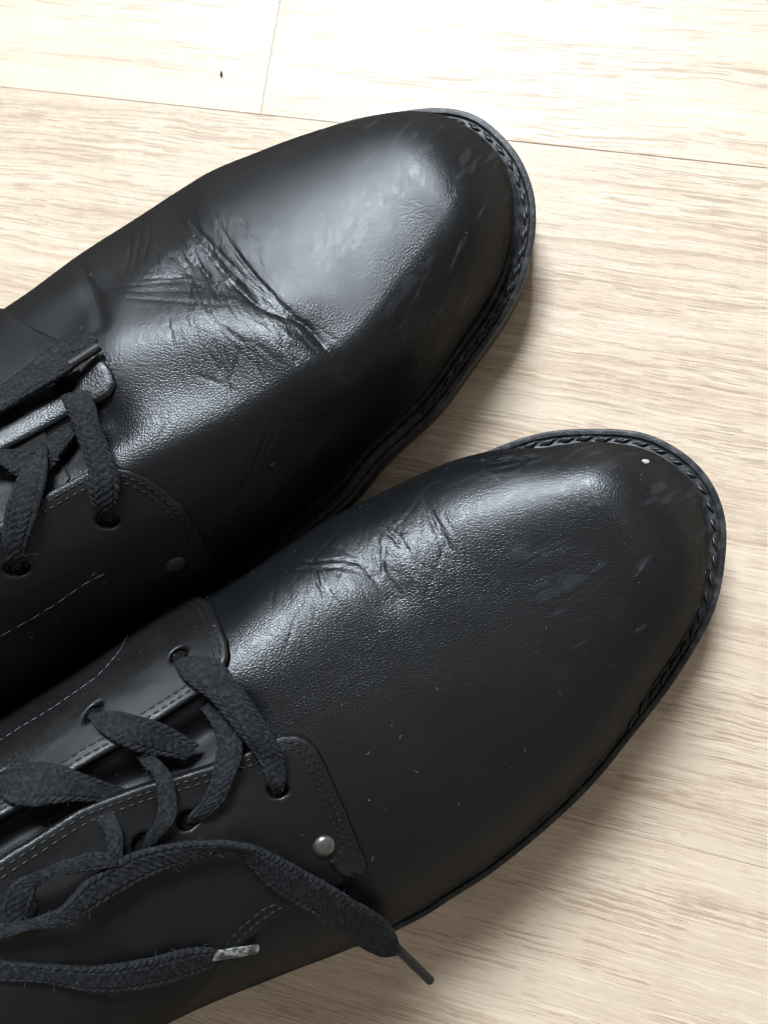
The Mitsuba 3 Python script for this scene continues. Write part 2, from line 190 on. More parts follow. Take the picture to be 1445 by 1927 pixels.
DATA = {'CR':[[(-1.0,4.2,[(89.7,70.2),(89.0,52.9),(87.9,38.8),(84.4,27.5),(80.0,17.9),(75.2,9.7),(73.1,2.6),(72.4,-6.2)]),(-0.5,1.5,[(84.1,28.1),(79.9,18.1),(75.2,9.5),(73.1,2.6),(72.7,-4.3)]),(-0.23099999999999998,0.45,[(76.9,12.1),(74.7,9.1),(73.3,4.7),(73.0,-0.5)]),(-0.198,0.4,[(90.2,63.3),(85.4,43.0),(83.6,30.0),(81.7,18.9),(75.5,9.4),(73.1,-0.5)]),(-0.1716,0.4,[(87.0,62.5),(82.6,38.7),(80.0,26.4),(76.2,14.9),(72.9,3.4)]),(-0.132,0.38,[(79.7,53.4),(78.9,34.7),(76.9,20.5),(75.0,9.0)]),(-0.1452,0.38,[(85.9,54.6),(84.0,38.9),(82.3,26.4),(80.2,17.4)]),(-0.1452,0.38,[(91.3,58.9),(89.6,44.5),(88.1,33.5),(86.5,24.2)]),(-0.132,0.38,[(78.9,39.6),(78.4,27.9),(76.6,16.9)]),(-0.132,0.38,[(86.2,49.1),(84.8,33.8),(82.5,23.0),(79.1,15.3)]),(-0.10560000000000001,0.35,[(94.1,75.0),(90.8,49.9),(90.5,40.2),(90.8,31.0)]),(-0.10560000000000001,0.35,[(79.5,33.4),(79.0,23.9),(76.3,13.3),(74.3,7.7)]),(-0.10560000000000001,0.42,[(115.3,50.5),(104.6,43.6),(95.3,38.2),(89.0,31.4)]),(-0.0858,0.42,[(113.3,44.1),(103.4,36.7),(92.6,27.3),(86.1,22.1)]),(-0.066,0.4,[(111.4,45.7),(102.4,39.3),(94.2,33.5),(88.1,27.1)]),(-0.099,0.38,[(107.1,47.7),(99.7,42.6),(92.2,38.1)]),(-0.5,1.5,[(119.9,76.5),(117.0,54.9),(116.4,44.4),(117.5,37.2)]),(-0.132,0.4,[(118.1,69.1),(117.0,54.9),(116.4,44.4)]),(-0.099,0.4,[(117.0,64.4),(115.8,51.5),(114.5,45.0)]),(-0.1188,0.4,[(102.2,67.3),(104.7,57.1),(108.1,49.6)]),(-0.09240000000000001,0.4,[(98.6,69.5),(102.0,58.3),(104.6,51.1)]),(-0.09240000000000001,0.4,[(96.1,69.5),(98.9,57.7),(103.1,50.9)]),(-0.10560000000000001,0.38,[(95.5,17.0),(96.7,8.7),(98.8,3.0),(99.9,0.6)]),(-0.09240000000000001,0.36,[(90.0,11.5),(96.3,6.1),(99.1,2.4)]),(-0.0792,0.36,[(97.8,16.9),(97.8,8.7),(98.4,4.3)]),(-0.0792,0.36,[(93.7,14.9),(95.5,8.8)]),(-0.0792,0.36,[(78.8,11.8),(80.3,7.9),(80.5,2.5),(82.4,-1.1)]),(-0.0792,0.36,[(80.3,14.5),(80.8,8.3),(80.7,3.4)]),(-0.0726,0.36,[(87.6,9.8),(89.7,4.8),(90.1,0.3)]),(-0.10560000000000001,0.38,[(90.5,-5.8),(97.8,-10.9),(109.6,-20.1),(119.6,-28.4)]),(-0.0858,0.38,[(89.1,-6.0),(97.2,-12.3),(105.0,-17.3)]),(-0.0792,0.36,[(73.1,-0.5),(73.6,-9.2),(76.3,-15.9)]),(-0.0792,0.36,[(72.2,-2.7),(72.4,-11.1),(73.4,-16.6)]),(-0.0726,0.36,[(91.3,-0.5),(85.5,-9.5),(81.4,-22.0)]),(-0.0726,0.36,[(94.6,-9.6),(87.1,-14.2),(82.9,-26.7)]),(-0.066,0.36,[(101.6,-7.0),(103.1,-12.4),(109.5,-17.7)]),(-0.066,0.36,[(123.0,-8.8),(121.3,-14.0),(122.1,-23.4)]),(-0.0792,0.36,[(123.1,-7.1),(119.5,-9.4),(116.4,-9.7)]),(-0.066,0.36,[(113.0,7.3),(115.7,3.4),(119.2,1.6)]),(-0.066,0.36,[(82.8,-2.3),(77.6,-3.6),(74.0,-3.0)]),(1.15,5.5,[(70.6,-5.9),(83.4,-3.6),(94.4,-1.6),(105.4,-0.2),(117.8,2.2),(128.1,4.0)]),(1.0,5.0,[(78.2,4.6),(76.7,-3.0),(76.3,-9.4)]),(3.0,9.5,[(113.7,29.9),(102.7,24.9),(91.7,19.6),(82.2,13.9)]),(2.0,8.0,[(140.4,60.4),(129.1,59.1),(121.0,59.3)]),(0.8,5.0,[(109.0,43.3),(98.3,47.4),(91.5,48.2)])],[(-0.153,0.38,[(66.8,34.4),(67.8,26.3),(67.9,19.8),(67.6,15.7)]),(-0.136,0.38,[(66.6,30.4),(66.9,22.8),(67.2,18.4),(67.4,14.5)]),(-0.102,0.36,[(68.1,29.1),(68.6,21.3),(69.6,16.6),(70.9,13.3)]),(-0.2,2.4,[(66.8,32.7),(67.7,23.2),(68.5,15.0)]),(-0.1275,0.36,[(76.6,32.6),(76.9,24.3),(76.3,18.2)]),(-0.1275,0.36,[(79.6,29.0),(77.9,22.9),(76.5,18.8)]),(-0.102,0.36,[(78.2,30.4),(75.8,25.7),(73.4,24.6)]),(-0.102,0.36,[(80.5,29.4),(78.5,25.1),(78.0,20.6),(77.2,17.4)]),(-0.153,0.38,[(107.4,34.4),(99.8,27.9),(93.1,24.3),(88.5,20.7),(87.3,15.0),(86.7,11.4)]),(-0.136,0.38,[(104.0,27.9),(96.8,23.9),(90.8,20.0),(87.6,16.2),(86.2,13.4)]),(-0.102,0.36,[(109.7,33.7),(102.8,26.3),(96.9,23.3),(91.4,22.1),(87.1,21.8)]),(-0.11900000000000001,0.36,[(100.6,35.4),(99.5,26.9),(99.9,18.9),(100.7,13.7)]),(-0.1105,0.36,[(100.5,21.6),(99.3,16.9),(98.6,13.2)]),(-0.1105,0.36,[(99.4,20.4),(98.3,15.9),(98.0,12.4)]),(-0.102,0.36,[(102.3,38.5),(100.3,28.2),(99.7,22.4)]),(-0.102,0.36,[(99.1,33.0),(98.8,25.7),(97.6,21.3),(98.7,16.0)]),(-0.102,0.36,[(83.0,23.4),(86.0,17.7),(87.1,14.9)]),(-0.102,0.36,[(80.4,25.3),(84.0,17.9),(86.9,14.8)]),(-0.0935,0.36,[(85.5,23.4),(86.3,19.0),(86.8,15.9)]),(-0.085,0.36,[(92.8,25.4),(90.2,22.7),(88.3,18.8),(87.4,15.6)]),(-0.085,0.36,[(87.3,15.0),(86.0,10.0),(85.0,3.1)]),(-0.5,4.2,[(100.1,40.6),(94.3,23.7),(88.2,17.1),(86.0,10.0)]),(-0.35,3.0,[(87.6,25.8),(86.0,17.7),(85.2,10.7)]),(-0.03825,0.36,[(57.3,6.1),(50.1,7.0),(43.7,6.1),(39.1,4.9)]),(-0.03825,0.36,[(57.7,4.5),(50.0,5.2),(40.6,3.5)]),(-0.03825,0.36,[(57.1,0.0),(50.4,0.1),(43.9,-1.5)]),(-0.03825,0.36,[(55.3,7.5),(48.4,7.9),(42.3,6.4)]),(-0.03825,0.36,[(51.4,-13.2),(47.0,-13.4),(43.1,-14.7)]),(-0.2,0.7,[(50.0,39.5),(43.7,37.7),(36.7,37.0)]),(-0.2,0.7,[(50.8,36.3),(43.2,33.2),(34.8,29.1)]),(-0.15,0.6,[(49.5,33.1),(43.6,30.4),(38.6,29.0)]),(1.2,9.0,[(97.1,20.4),(111.9,18.0),(124.4,11.5)]),(0.7,8.0,[(31.8,12.4),(46.6,19.0),(62.0,23.4)])]],'RIB':[{'H':[((125.6,-6.1,74.2),(131.9,-3.6,76.1)),((124.6,-11.6,78.0),(130.9,-8.6,80.1)),((125.6,-16.3,79.1),(131.0,-12.2,80.7)),((126.2,-21.1,79.7),(132.1,-18.1,81.4)),((127.0,-25.6,79.6),(132.9,-23.1,82.0)),((128.4,-29.8,79.2),(134.8,-27.3,82.2)),((132.2,-33.6,78.0),(137.3,-30.9,81.1)),((137.4,-35.7,75.4),(139.0,-34.8,76.6))],'I':[((139.5,-13.6,80.3),(143.9,-13.3,82.4)),((141.2,-20.6,84.6),(146.3,-17.5,86.9)),((143.7,-24.5,86.4),(148.5,-19.8,88.8)),((146.6,-27.8,87.2),(151.4,-23.1,90.4)),((151.9,-31.7,87.5),(155.3,-27.9,90.9)),((155.5,-33.9,86.7),(158.2,-32.0,89.4)),((159.3,-35.1,85.0),(160.3,-34.4,86.1))],'J':[((151.5,-4.4,85.7),(153.4,-10.6,88.1)),((148.2,-8.7,84.9),(149.5,-12.5,86.3)),((144.3,-11.2,83.4),(148.3,-15.4,86.1)),((141.0,-14.3,81.7),(146.9,-18.5,85.1)),((139.2,-16.9,79.5),(144.9,-19.8,82.4))],'K':[((143.4,-11.7,80.7),(141.7,-18.4,80.8)),((138.2,-10.6,78.1),(137.9,-16.2,78.8)),((133.9,-10.5,76.2),(133.6,-13.9,76.6))],'N':[((148.5,6.5,80.8),(149.8,0.3,83.9)),((143.3,7.5,77.9),(144.8,1.4,80.9)),((136.4,9.2,74.2),(136.7,3.4,76.5)),((128.9,11.5,70.4),(129.8,4.0,73.6)),((125.5,12.4,68.9),(126.2,4.0,72.2)),((122.7,8.6,69.4),(122.7,4.4,70.8)),((119.2,8.9,67.6),(119.0,5.5,68.6))],'M':[((147.9,4.2,83.3),(149.1,-1.1,85.8)),((142.7,4.0,81.3),(144.1,-1.2,83.8)),((134.6,4.7,78.0),(136.1,-0.4,80.3)),((128.2,4.8,76.1),(129.0,-0.2,77.9)),((126.2,4.1,75.5),(126.2,0.2,76.7)),((124.8,3.3,74.7),(124.9,0.8,75.5))]},{'A':[((134.5,38.3,71.5),(137.5,38.6,72.8)),((125.7,32.9,75.2),(135.1,35.0,78.1)),((124.2,28.0,76.7),(132.8,30.8,79.9)),((123.2,21.1,77.4),(130.3,25.0,80.3)),((123.0,14.7,77.1),(129.6,17.8,80.0)),((123.5,9.3,76.4),(129.4,13.6,79.1)),((124.8,5.0,75.3),(129.5,9.6,77.6)),((127.6,0.8,74.6),(131.0,3.7,76.3)),((130.9,-0.9,72.7),(132.2,0.0,73.4))],'A2':[((132.4,26.3,75.7),(135.6,26.1,77.2)),((130.8,21.5,76.2),(134.8,21.9,78.0)),((130.0,15.5,77.3),(135.1,18.3,79.0)),((131.8,11.3,78.7),(137.4,14.3,80.3)),((136.2,7.8,80.1),(140.8,10.4,82.0)),((139.9,5.2,80.8),(144.8,7.9,83.0)),((144.7,4.4,81.7),(147.4,7.1,83.7)),((149.3,5.1,82.0),(149.9,6.2,82.6))],'B':[((156.7,38.8,82.5),(157.4,37.9,83.8)),((151.5,37.2,84.8),(154.0,34.1,88.1)),((147.3,34.4,85.4),(151.4,30.2,89.4)),((143.9,30.7,84.4),(149.7,26.8,88.3)),((142.0,27.1,82.4),(148.2,23.7,85.2)),((140.6,22.6,80.1),(145.9,20.8,82.7)),((139.7,19.3,78.4),(144.2,18.1,80.5))],'B2':[((150.0,26.5,83.9),(152.2,27.2,85.2)),((147.7,22.8,84.3),(150.6,22.9,86.0)),((146.1,17.0,84.9),(149.2,18.8,86.7)),((147.0,12.0,85.9),(150.1,14.7,87.5)),((150.2,7.6,87.1),(152.5,10.9,88.4)),((154.3,6.5,88.1),(156.3,8.7,89.2)),((158.6,6.1,87.8),(159.2,7.1,88.4))],'C':[((177.7,37.3,95.2),(177.1,34.8,97.4)),((171.2,37.8,95.6),(172.3,30.8,101.3)),((165.2,35.3,95.7),(168.5,27.7,101.3)),((160.8,31.1,94.7),(165.0,25.6,98.8)),((158.6,26.8,92.7),(162.3,23.1,95.3)),((157.2,22.7,89.5),(160.5,20.3,91.6)),((155.3,18.5,86.9),(159.2,17.5,89.3))],'C2':[((162.2,22.9,91.6),(164.8,22.0,93.3)),((159.5,17.8,91.3),(162.6,17.7,93.4)),((158.7,13.6,92.2),(161.7,14.2,94.3)),((160.0,9.7,93.0),(162.6,11.0,95.1)),((163.3,5.4,93.9),(166.1,6.8,96.2))],'D':[((184.2,14.2,114.4),(185.8,10.1,115.6)),((180.0,11.1,111.7),(181.1,8.5,112.4)),((175.3,8.3,108.6),(176.3,6.3,109.1)),((170.4,6.8,105.7),(171.5,3.1,104.3)),((165.0,8.5,101.9),(166.9,2.1,99.3)),((158.9,7.9,96.3),(159.2,0.7,92.3)),((149.6,3.1,89.4),(151.7,-1.6,87.0)),((145.2,-0.7,86.0),(146.7,-3.7,83.7)),((142.3,-3.9,83.7),(144.1,-5.3,81.9)),((139.3,-7.8,80.7),(144.7,-8.8,79.4)),((137.8,-12.2,78.1),(145.1,-17.0,75.8)),((135.7,-19.6,73.8),(143.6,-28.1,69.5)),((133.1,-31.2,67.3),(142.6,-38.0,62.0)),((132.7,-42.0,58.0),(144.0,-47.4,54.0)),((134.7,-50.3,51.0),(143.5,-54.1,48.0)),((138.1,-55.7,46.0),(140.8,-56.9,45.0))],'G':[((187.5,7.4,112.7),(189.6,3.5,113.3)),((182.1,0.3,107.2),(183.5,-4.3,106.0)),((175.8,-9.0,98.5),(180.1,-13.0,99.0)),((170.0,-14.6,91.3),(174.9,-20.6,89.7)),((165.5,-18.1,85.7),(168.9,-25.2,81.9)),((162.7,-21.7,81.3),(165.7,-26.5,78.6)),((162.3,-24.3,78.6),(163.6,-26.5,77.6))],'F':[((181.1,9.9,111.3),(176.8,7.8,107.9)),((177.5,14.4,111.3),(173.5,11.3,108.3)),((172.9,16.7,110.2),(170.4,13.3,108.0)),((168.8,15.7,107.6),(167.9,13.2,106.7)),((165.2,14.5,104.2),(165.5,11.1,104.0)),((162.3,13.1,101.4),(163.3,9.3,101.5)),((159.6,9.8,97.7),(160.5,7.0,97.9))]}],'AGL':[[((124.8,1.8,75.7),(118.0,2.8,72.4))],[((139.0,-55.3,46.0),(139.1,-70.6,38.0)),((163.2,-24.7,79.4),(158.0,-30.4,71.5))]],'SOLE':[[(22.1,32.5),(13.9,26.9),(7.7,21.2),(3.2,14.3),(0.9,6.1),(0.3,-3.5),(2.1,-12.4),(4.2,-17.3),(8.2,-23.1),(13.6,-28.7),(19.3,-33.4),(27.7,-38.0),(35.8,-41.2),(43.9,-44.0),(52.0,-47.0),(63.4,-50.3),(83.4,-53.4),(95.4,-57.0)],[(49.7,45.5),(38.6,42.9),(29.1,39.5),(20.8,34.7),(12.7,28.9),(7.5,23.9),(3.8,17.9),(1.3,11.1),(0.4,3.8),(1.4,-3.5),(4.1,-10.4),(8.8,-17.4),(15.4,-25.1),(23.0,-31.3),(32.1,-36.6),(41.5,-41.3),(50.3,-45.0),(60.2,-48.8),(69.2,-52.3),(82.7,-56.3),(98.7,-59.6),(111.5,-61.6),(120.6,-62.5),(130.2,-62.9),(141.1,-63.5),(151.5,-63.1),(164.7,-61.6)]],'SCUFF':[[[44.4,-7.2],[45.5,-17.2],[34.5,-10.7],[30.9,-9.5],[20.4,-8.8],[35.2,-21.9],[47.4,-24.7],[56.2,-24.5],[55.5,-12.9],[39.5,-16.1]],[[30.7,-10.7],[40.8,-16.8],[50.9,7.0],[50.2,-1.4],[42.2,35.2],[48.6,29.6]]],'FLAKE':[[14.2,11.9]],'GREY':[[112.1,12.5]],'TAB':[[166.6,-56.6],[160.0,-62.1]],'STITCH_LOW':[[[147.2,-52.3],[154.1,-52.0],[160.6,-53.2],[163.8,-54.8]],[[147.8,-50.5],[153.9,-49.7],[160.2,-50.7],[164.0,-52.5]],[[145.8,-54.9],[153.5,-55.1],[158.9,-54.9],[162.2,-55.5]]],'QL2low':[[127.4,-53.7],[132.2,-55.2],[135.9,-55.2]]}

# ------------------------------------------------------------------ creases: soft dents and fine wrinkles along lines on the leather
def dent_field(creases):
    def f(t, w):
        t, w = np.broadcast_arrays(np.asarray(t, float), np.asarray(w, float))
        tf, wf = t.ravel(), w.ravel(); out = np.zeros(tf.shape)
        for amp, sig, pts in creases:
            p = np.array(pts)
            if len(p) < 2: continue
            if len(p) > 2:      # round the corners
                u = np.linspace(0, 1, len(p)); q = np.linspace(0, 1, 5 * len(p)); p = np.c_[PC(u, p[:, 0])(q), PC(u, p[:, 1])(q)]
            r = 3.2 * sig
            m = np.nonzero((tf > p[:, 0].min() - r) & (tf < p[:, 0].max() + r) & (wf > p[:, 1].min() - r) & (wf < p[:, 1].max() + r))[0]
            if not len(m): continue
            x = np.c_[tf[m], wf[m]]; best = np.full(len(m), 1e9); at = np.zeros(len(m))
            seg = np.linalg.norm(np.diff(p, axis=0), axis=1); s0 = np.concatenate([[0], np.cumsum(seg)])
            for a, b, l, o in zip(p[:-1], p[1:], seg, s0):
                if l < 1e-6: continue
                d = (b - a) / l; k = np.clip((x - a) @ d, 0, l); e = np.hypot(*(x - a - k[:, None] * d).T)
                c = e < best; best = np.where(c, e, best); at = np.where(c, o + k, at)
            v = at / s0[-1]
            if sig < 0.9:
                jit = 0.7 + 0.6 * meshkit.noise(np.c_[x * 0.9, 0 * at], 3)
                out[m] += 1.25 * amp * jit * np.exp(-0.5 * (best / sig) ** 2) * np.clip(4.5 * v * (1 - v), 0, 1)
            else:
                out[m] += amp * np.exp(-0.5 * (best / sig) ** 2)
        return out.reshape(t.shape)
    return f

def fan(k):
    r = np.random.default_rng(40 + k); out = []
    for _ in range((90, 60)[k]):
        if k == 0:
            w = r.uniform(2, 58); t = np.interp(w, [-3, 11, 22, 40, 62], [75, 80, 86, 91, 90]) + r.normal(3, 8); sl, a = r.normal(0.35 if w < 25 else 0.0, 0.22), r.uniform(.03, .085)
        else:
            w = r.uniform(12, 40); t = r.uniform(62, 112); sl, a = r.normal(0.1, 0.5), r.uniform(.025, .07)
        h = r.uniform(2.5, 10); c = r.normal(0, .6); g = np.linspace(-1, 1, 5)
        out.append((-a, r.uniform(.3, .42), [(t + sl * h * q + c * q * q + r.normal(0, .15), w + h * q) for q in g]))
    return out
def small_waves(k):
    base = dent_field(DATA['CR'][k] + fan(k)); zone = [(90, 36, 24), (84, 25, 20)][k]
    def f(t, w):
        t, w = np.broadcast_arrays(np.asarray(t, float), np.asarray(w, float))
        q = np.stack([t * 0.055, w * 0.055, 0 * t + 3.1 * k], -1)
        slow = 0.28 * (meshkit.fbm(q, 2, seed=5 + k) - 0.5)
        m = np.exp(-((t - zone[0]) / 17) ** 2 - ((w - zone[1]) / zone[2]) ** 2)
        q2 = np.stack([t * 0.55 + 0.02 * w, w * 0.16, 0 * t + k], -1)
        rid = 1 - 2 * np.abs(meshkit.fbm(q2, 3, seed=9) - 0.5)
        return base(t, w) + slow * np.clip((t - 12) / 30, 0, 1) - (0.15, 0.10)[k] * m * np.clip(rid - 0.62, 0, 1) * 2.2
    return f

# ------------------------------------------------------------------ mesh makers
def to_ply(L, P, F, bsdf, uv=None, smooth=True):
    return ply((L.world(np.asarray(P).reshape(-1, 3)), F), bsdf, smooth=smooth, **({} if uv is None else {'uv': uv}))
def resample(p, step):
    p = np.asarray(p, float); s = np.concatenate([[0], np.cumsum(np.linalg.norm(np.diff(p, axis=0), axis=1))])
    n = max(2, int(round(s[-1] / step)) + 1); q = np.linspace(0, s[-1], n)
    return np.stack([np.interp(q, s, p[:, i]) for i in range(p.shape[1])], 1)
def curve(p, step):
    p = np.asarray(p, float)
    if len(p) > 2:
        s = np.concatenate([[0], np.cumsum(np.linalg.norm(np.diff(p, axis=0), axis=1))]); q = np.linspace(0, s[-1], max(20, int(s[-1] / step) * 2))
        p = np.stack([PC(s, p[:, i])(q) for i in range(p.shape[1])], 1)
    return resample(p, step)
def join(parts):
    vs, fs, o = [], [], 0
    for v, f in parts:
        vs.append(np.asarray(v).reshape(-1, 3)); fs.append(np.asarray(f) + o); o += len(vs[-1])
    return np.concatenate(vs), np.concatenate(fs)
def capsule(p, q, r, up, flat=1.0, n=8):
    """a stitch: a rounded bar from p to q"""
    p, q = np.asarray(p, float), np.asarray(q, float); d = q - p; l = np.linalg.norm(d); d = d / l
    b = np.cross(up, d); b /= np.linalg.norm(b) + 1e-9; c = np.cross(d, b)
    ks = np.array([0.0, 0.12, 0.3, 0.5, 0.7, 0.88, 1.0]); rs = r * np.array([0.35, 0.8, 1, 1.05, 1, 0.8, 0.35])
    an = np.arange(n) * 2 * np.pi / n
    V = (p + d * (ks * l)[:, None])[:, None] + rs[:, None, None] * (np.cos(an)[:, None] * b + flat * np.sin(an)[:, None] * c)
    F = grid_faces(len(ks), n, True); V = V.reshape(-1, 3)
    V = np.vstack([V, p, q]); i = np.arange(n); a = len(V) - 2
    F = np.vstack([F, np.stack([i, 0 * i + a, (i + 1) % n], 1), np.stack([(i + 1) % n + (len(ks) - 1) * n, 0 * i + a + 1, i + (len(ks) - 1) * n], 1)])
    return V, F
def stitch_row(L, line, pitch, length, r, h, wob=0.12):
    p = curve(line, pitch); out = []
    for a, b in zip(p[:-1], p[1:]):
        g = (1 - length / pitch) / 2; j = rng.normal(0, wob, 2); j2 = rng.normal(0, wob, 2)
        A, B = a + (b - a) * g + j, b - (b - a) * g + j2
        P, n = L.frame(np.array([A[0], B[0]]), np.array([A[1], B[1]]))
        D = L.dent(np.array([A[0], B[0]]), np.array([A[1], B[1]]))
        P = P + n * (h + D)[:, None]
        out.append(capsule(P[0], P[1], r, n[0], 0.7, 6))
    return join(out)
def panel(L, poly, T, r, lift=None, holes=(), step=1.3, inner=True):
    """a piece of leather lying on the last: rounded edges, T mm thick, cut to a polygon in (t, w)"""
    poly = sg.Polygon(poly).buffer(0)
    for (a, b, rad) in holes: poly = poly.difference(sg.Point(a, b).buffer(rad, 12))
    rings = []
    for d in (0, 0.05 * r, 0.22 * r, 0.5 * r, r, 1.6 * r, 2.6 * r):
        g = poly.buffer(-d)
        for pg in getattr(g, 'geoms', [g]):
            if pg.is_empty: continue
            for ring in [pg.exterior, *pg.interiors]:
                n = max(6, int(ring.length / (0.45 if d < r else 0.7)))
                rings.append(np.array([ring.interpolate(x, normalized=True).coords[0] for x in np.arange(n) / n]))
    x0, y0, x1, y1 = poly.bounds
    gx, gy = np.meshgrid(np.arange(x0, x1, step), np.arange(y0, y1, step)); g = np.c_[gx.ravel() + 0.37 * step * (np.arange(gx.size) // gx.shape[1] % 2), gy.ravel()]
    core = poly.buffer(-2.9 * r)
    g = g[shapely.contains_xy(core, g[:, 0], g[:, 1])]
    pts = np.vstack(rings + [g]); pts = pts[np.unique(np.round(pts, 3), axis=0, return_index=True)[1]]
    tri = Delaunay(pts).simplices; c = pts[tri].mean(1)
    tri = tri[shapely.contains_xy(poly, c[:, 0], c[:, 1])]
    e1, e2 = pts[tri[:, 1]] - pts[tri[:, 0]], pts[tri[:, 2]] - pts[tri[:, 0]]
    ar = e1[:, 0] * e2[:, 1] - e1[:, 1] * e2[:, 0]
    tri = tri[np.abs(ar) > 1e-4]; ar = ar[np.abs(ar) > 1e-4]; tri = np.where(ar[:, None] > 0, tri, tri[:, ::-1])
    d = shapely.distance(shapely.points(pts), poly.boundary); k = np.clip(d / r, 0, 1)
    h = T * np.sqrt(1 - (1 - k) ** 2) - 0.15
    P, n = L.frame(pts[:, 0], pts[:, 1]); up = 0 if lift is None else lift(pts)
    Q = P + n * (h + up + L.dent(pts[:, 0], pts[:, 1]))[:, None]
    # orient outward
    a, b, cc = Q[tri[0, 0]], Q[tri[0, 1]], Q[tri[0, 2]]
    s = np.einsum('ij,ij->i', np.cross(Q[tri[:, 1]] - Q[tri[:, 0]], Q[tri[:, 2]] - Q[tri[:, 0]]), n[tri[:, 0]]).sum()
    if s < 0: tri = tri[:, ::-1]
    if lift is not None:        # a lifted edge shows its thickness: close it down to the leather below
        ed = np.sort(np.vstack([tri[:, [0, 1]], tri[:, [1, 2]], tri[:, [2, 0]]]), axis=1)
        raw = np.vstack([tri[:, [0, 1]], tri[:, [1, 2]], tri[:, [2, 0]]])
        u, inv, cnt = np.unique(ed, axis=0, return_inverse=True, return_counts=True)
        be = raw[cnt[inv.ravel()] == 1]
        low = P + n * (np.maximum(up - 1.7, -0.3) + L.dent(pts[:, 0], pts[:, 1]))[:, None]
        N = len(Q); ids = np.unique(be); mp = {a: N + i for i, a in enumerate(ids)}
        Q = np.vstack([Q, low[ids]]); pts = np.vstack([pts, pts[ids]])
        tri = np.vstack([tri, [(b, a, mp[a]) for a, b in be], [(b, mp[a], mp[b]) for a, b in be]])
    return Q, tri, pts * 1e-3
def ribbon(L, rows, thick=1.6, braid=True, step=0.2):
    """a flat braided lace between two edge lines (local mm)"""
    a = np.array([r[0] for r in rows], float); b = np.array([r[1] for r in rows], float)
    c = (a + b) / 2; s = np.concatenate([[0], np.cumsum(np.linalg.norm(np.diff(c, axis=0), axis=1))])
    n = max(8, int(s[-1] / step)); q = np.linspace(0, s[-1], n)
    A = np.stack([PC(s, a[:, i])(q) for i in range(3)], 1); B = np.stack([PC(s, b[:, i])(q) for i in range(3)], 1)
    C = (A + B) / 2; wd = (B - A) / 2; hw = np.linalg.norm(wd, axis=1, keepdims=True); e = wd / np.maximum(hw, 1e-6)
    t = np.gradient(C, axis=0); t /= np.linalg.norm(t, axis=1, keepdims=True)
    nn = np.cross(t, e); nn /= np.linalg.norm(nn, axis=1, keepdims=True)
    if (nn[:, 2].mean() < 0): nn = -nn
    m = 84; an = np.linspace(0, 2 * np.pi, m, endpoint=False); ca, sa = np.cos(an), np.sin(an)
    X = np.sign(ca) * np.abs(ca) ** 0.5; Z = np.sign(sa) * np.abs(sa) ** 0.75
    v = np.arcsin(np.clip(X, -1, 1)) / (np.pi / 2)
    vv = X[None] * hw; ss = q[:, None] + 0 * X[None]
    if braid:     # herringbone of plump yarns, five columns across
        cols = 5.0 + 0 * hw; cx = (X[None] + 1) / 2 * cols; ci = np.floor(np.minimum(cx, cols - 1e-6)); fx = cx - ci - 0.5
        ph = (ss / 1.7 + np.where(ci % 2 == 0, 1, -1) * fx * 0.75 + 0.5 * (ci % 2) + 0.17 * (Z[None] < 0))
        k = ph - np.floor(ph) - 0.5; yid = np.floor(ph) * 7 + ci * 13
        bump = np.sqrt(np.clip(1 - (2 * fx) ** 2 * 0.85, 0, 1)) * np.sqrt(np.clip(1 - (2 * k) ** 2 * 0.9, 0, 1))
        amp = 0.58 * (bump - 0.55) * np.clip(hw / 3.4, 0.5, 1) + 0.12 * (np.modf(np.abs(np.sin(yid * 12.9898) * 43758.5))[0] - 0.5)
    else: amp = 0 * ss
    wob = 0.25 * (meshkit.noise(np.stack([q * 0.35, 0 * q, 0 * q + len(rows)], 1), 4) - 0.5)
    th = thick / 2 + amp
    V = C[:, None] + e[:, None] * (X[None] * (hw + 0.6 * amp * np.abs(X[None]) + wob[:, None]))[..., None] + nn[:, None] * (Z[None] * th)[..., None]
    F = grid_faces(n, m, True)
    if np.einsum('i,i', np.cross(V[1, 0] - V[0, 0], V[0, 1] - V[0, 0]), V[0, 0] - C[0]) > 0: F = F[:, ::-1]
    V = V.reshape(-1, 3); caps = [np.stack([0 * np.arange(m - 2), np.arange(1, m - 1), np.arange(2, m)], 1), (n - 1) * m + np.stack([0 * np.arange(m - 2), np.arange(2, m), np.arange(1, m - 1)], 1)]
    nor = (e[:, None] * (X[None] * 0.5)[..., None] + nn[:, None] * Z[None][..., None]).reshape(-1, 3)
    return (V, np.vstack([F, *caps])), (V, nor)
def hairs(base, nor, n, lo, hi, r, out=0.6, seg=4):
    """loose fibres standing off a surface"""
    k = rng.integers(0, len(base), n); parts = []
    for i in k:
        d = rng.normal(0, 1, 3); nn = nor[i] / (np.linalg.norm(nor[i]) + 1e-9); d = d / np.linalg.norm(d) + out * nn; d /= np.linalg.norm(d)
        if d @ nn < 0: d -= 2 * (d @ nn) * nn
        l = rng.uniform(lo, hi); bend = rng.normal(0, 0.7, 3); u = np.linspace(0, 1, seg)[:, None]
        parts.append(thread(base[i] + d * l * u + bend * l * 0.5 * u ** 2, r))
    return join(parts)
def thread(p, r):
    p = np.asarray(p, float); t = np.gradient(p, axis=0); t /= np.linalg.norm(t, axis=1, keepdims=True) + 1e-9
    x = np.cross(t, [0.31, 0.52, 0.79]); x /= np.linalg.norm(x, axis=1, keepdims=True) + 1e-9; y = np.cross(t, x)
    an = np.arange(3) * 2 * np.pi / 3
    V = p[:, None] + r * (np.cos(an)[None, :, None] * x[:, None] + np.sin(an)[None, :, None] * y[:, None])
    return V.reshape(-1, 3), grid_faces(len(p), 3, True)
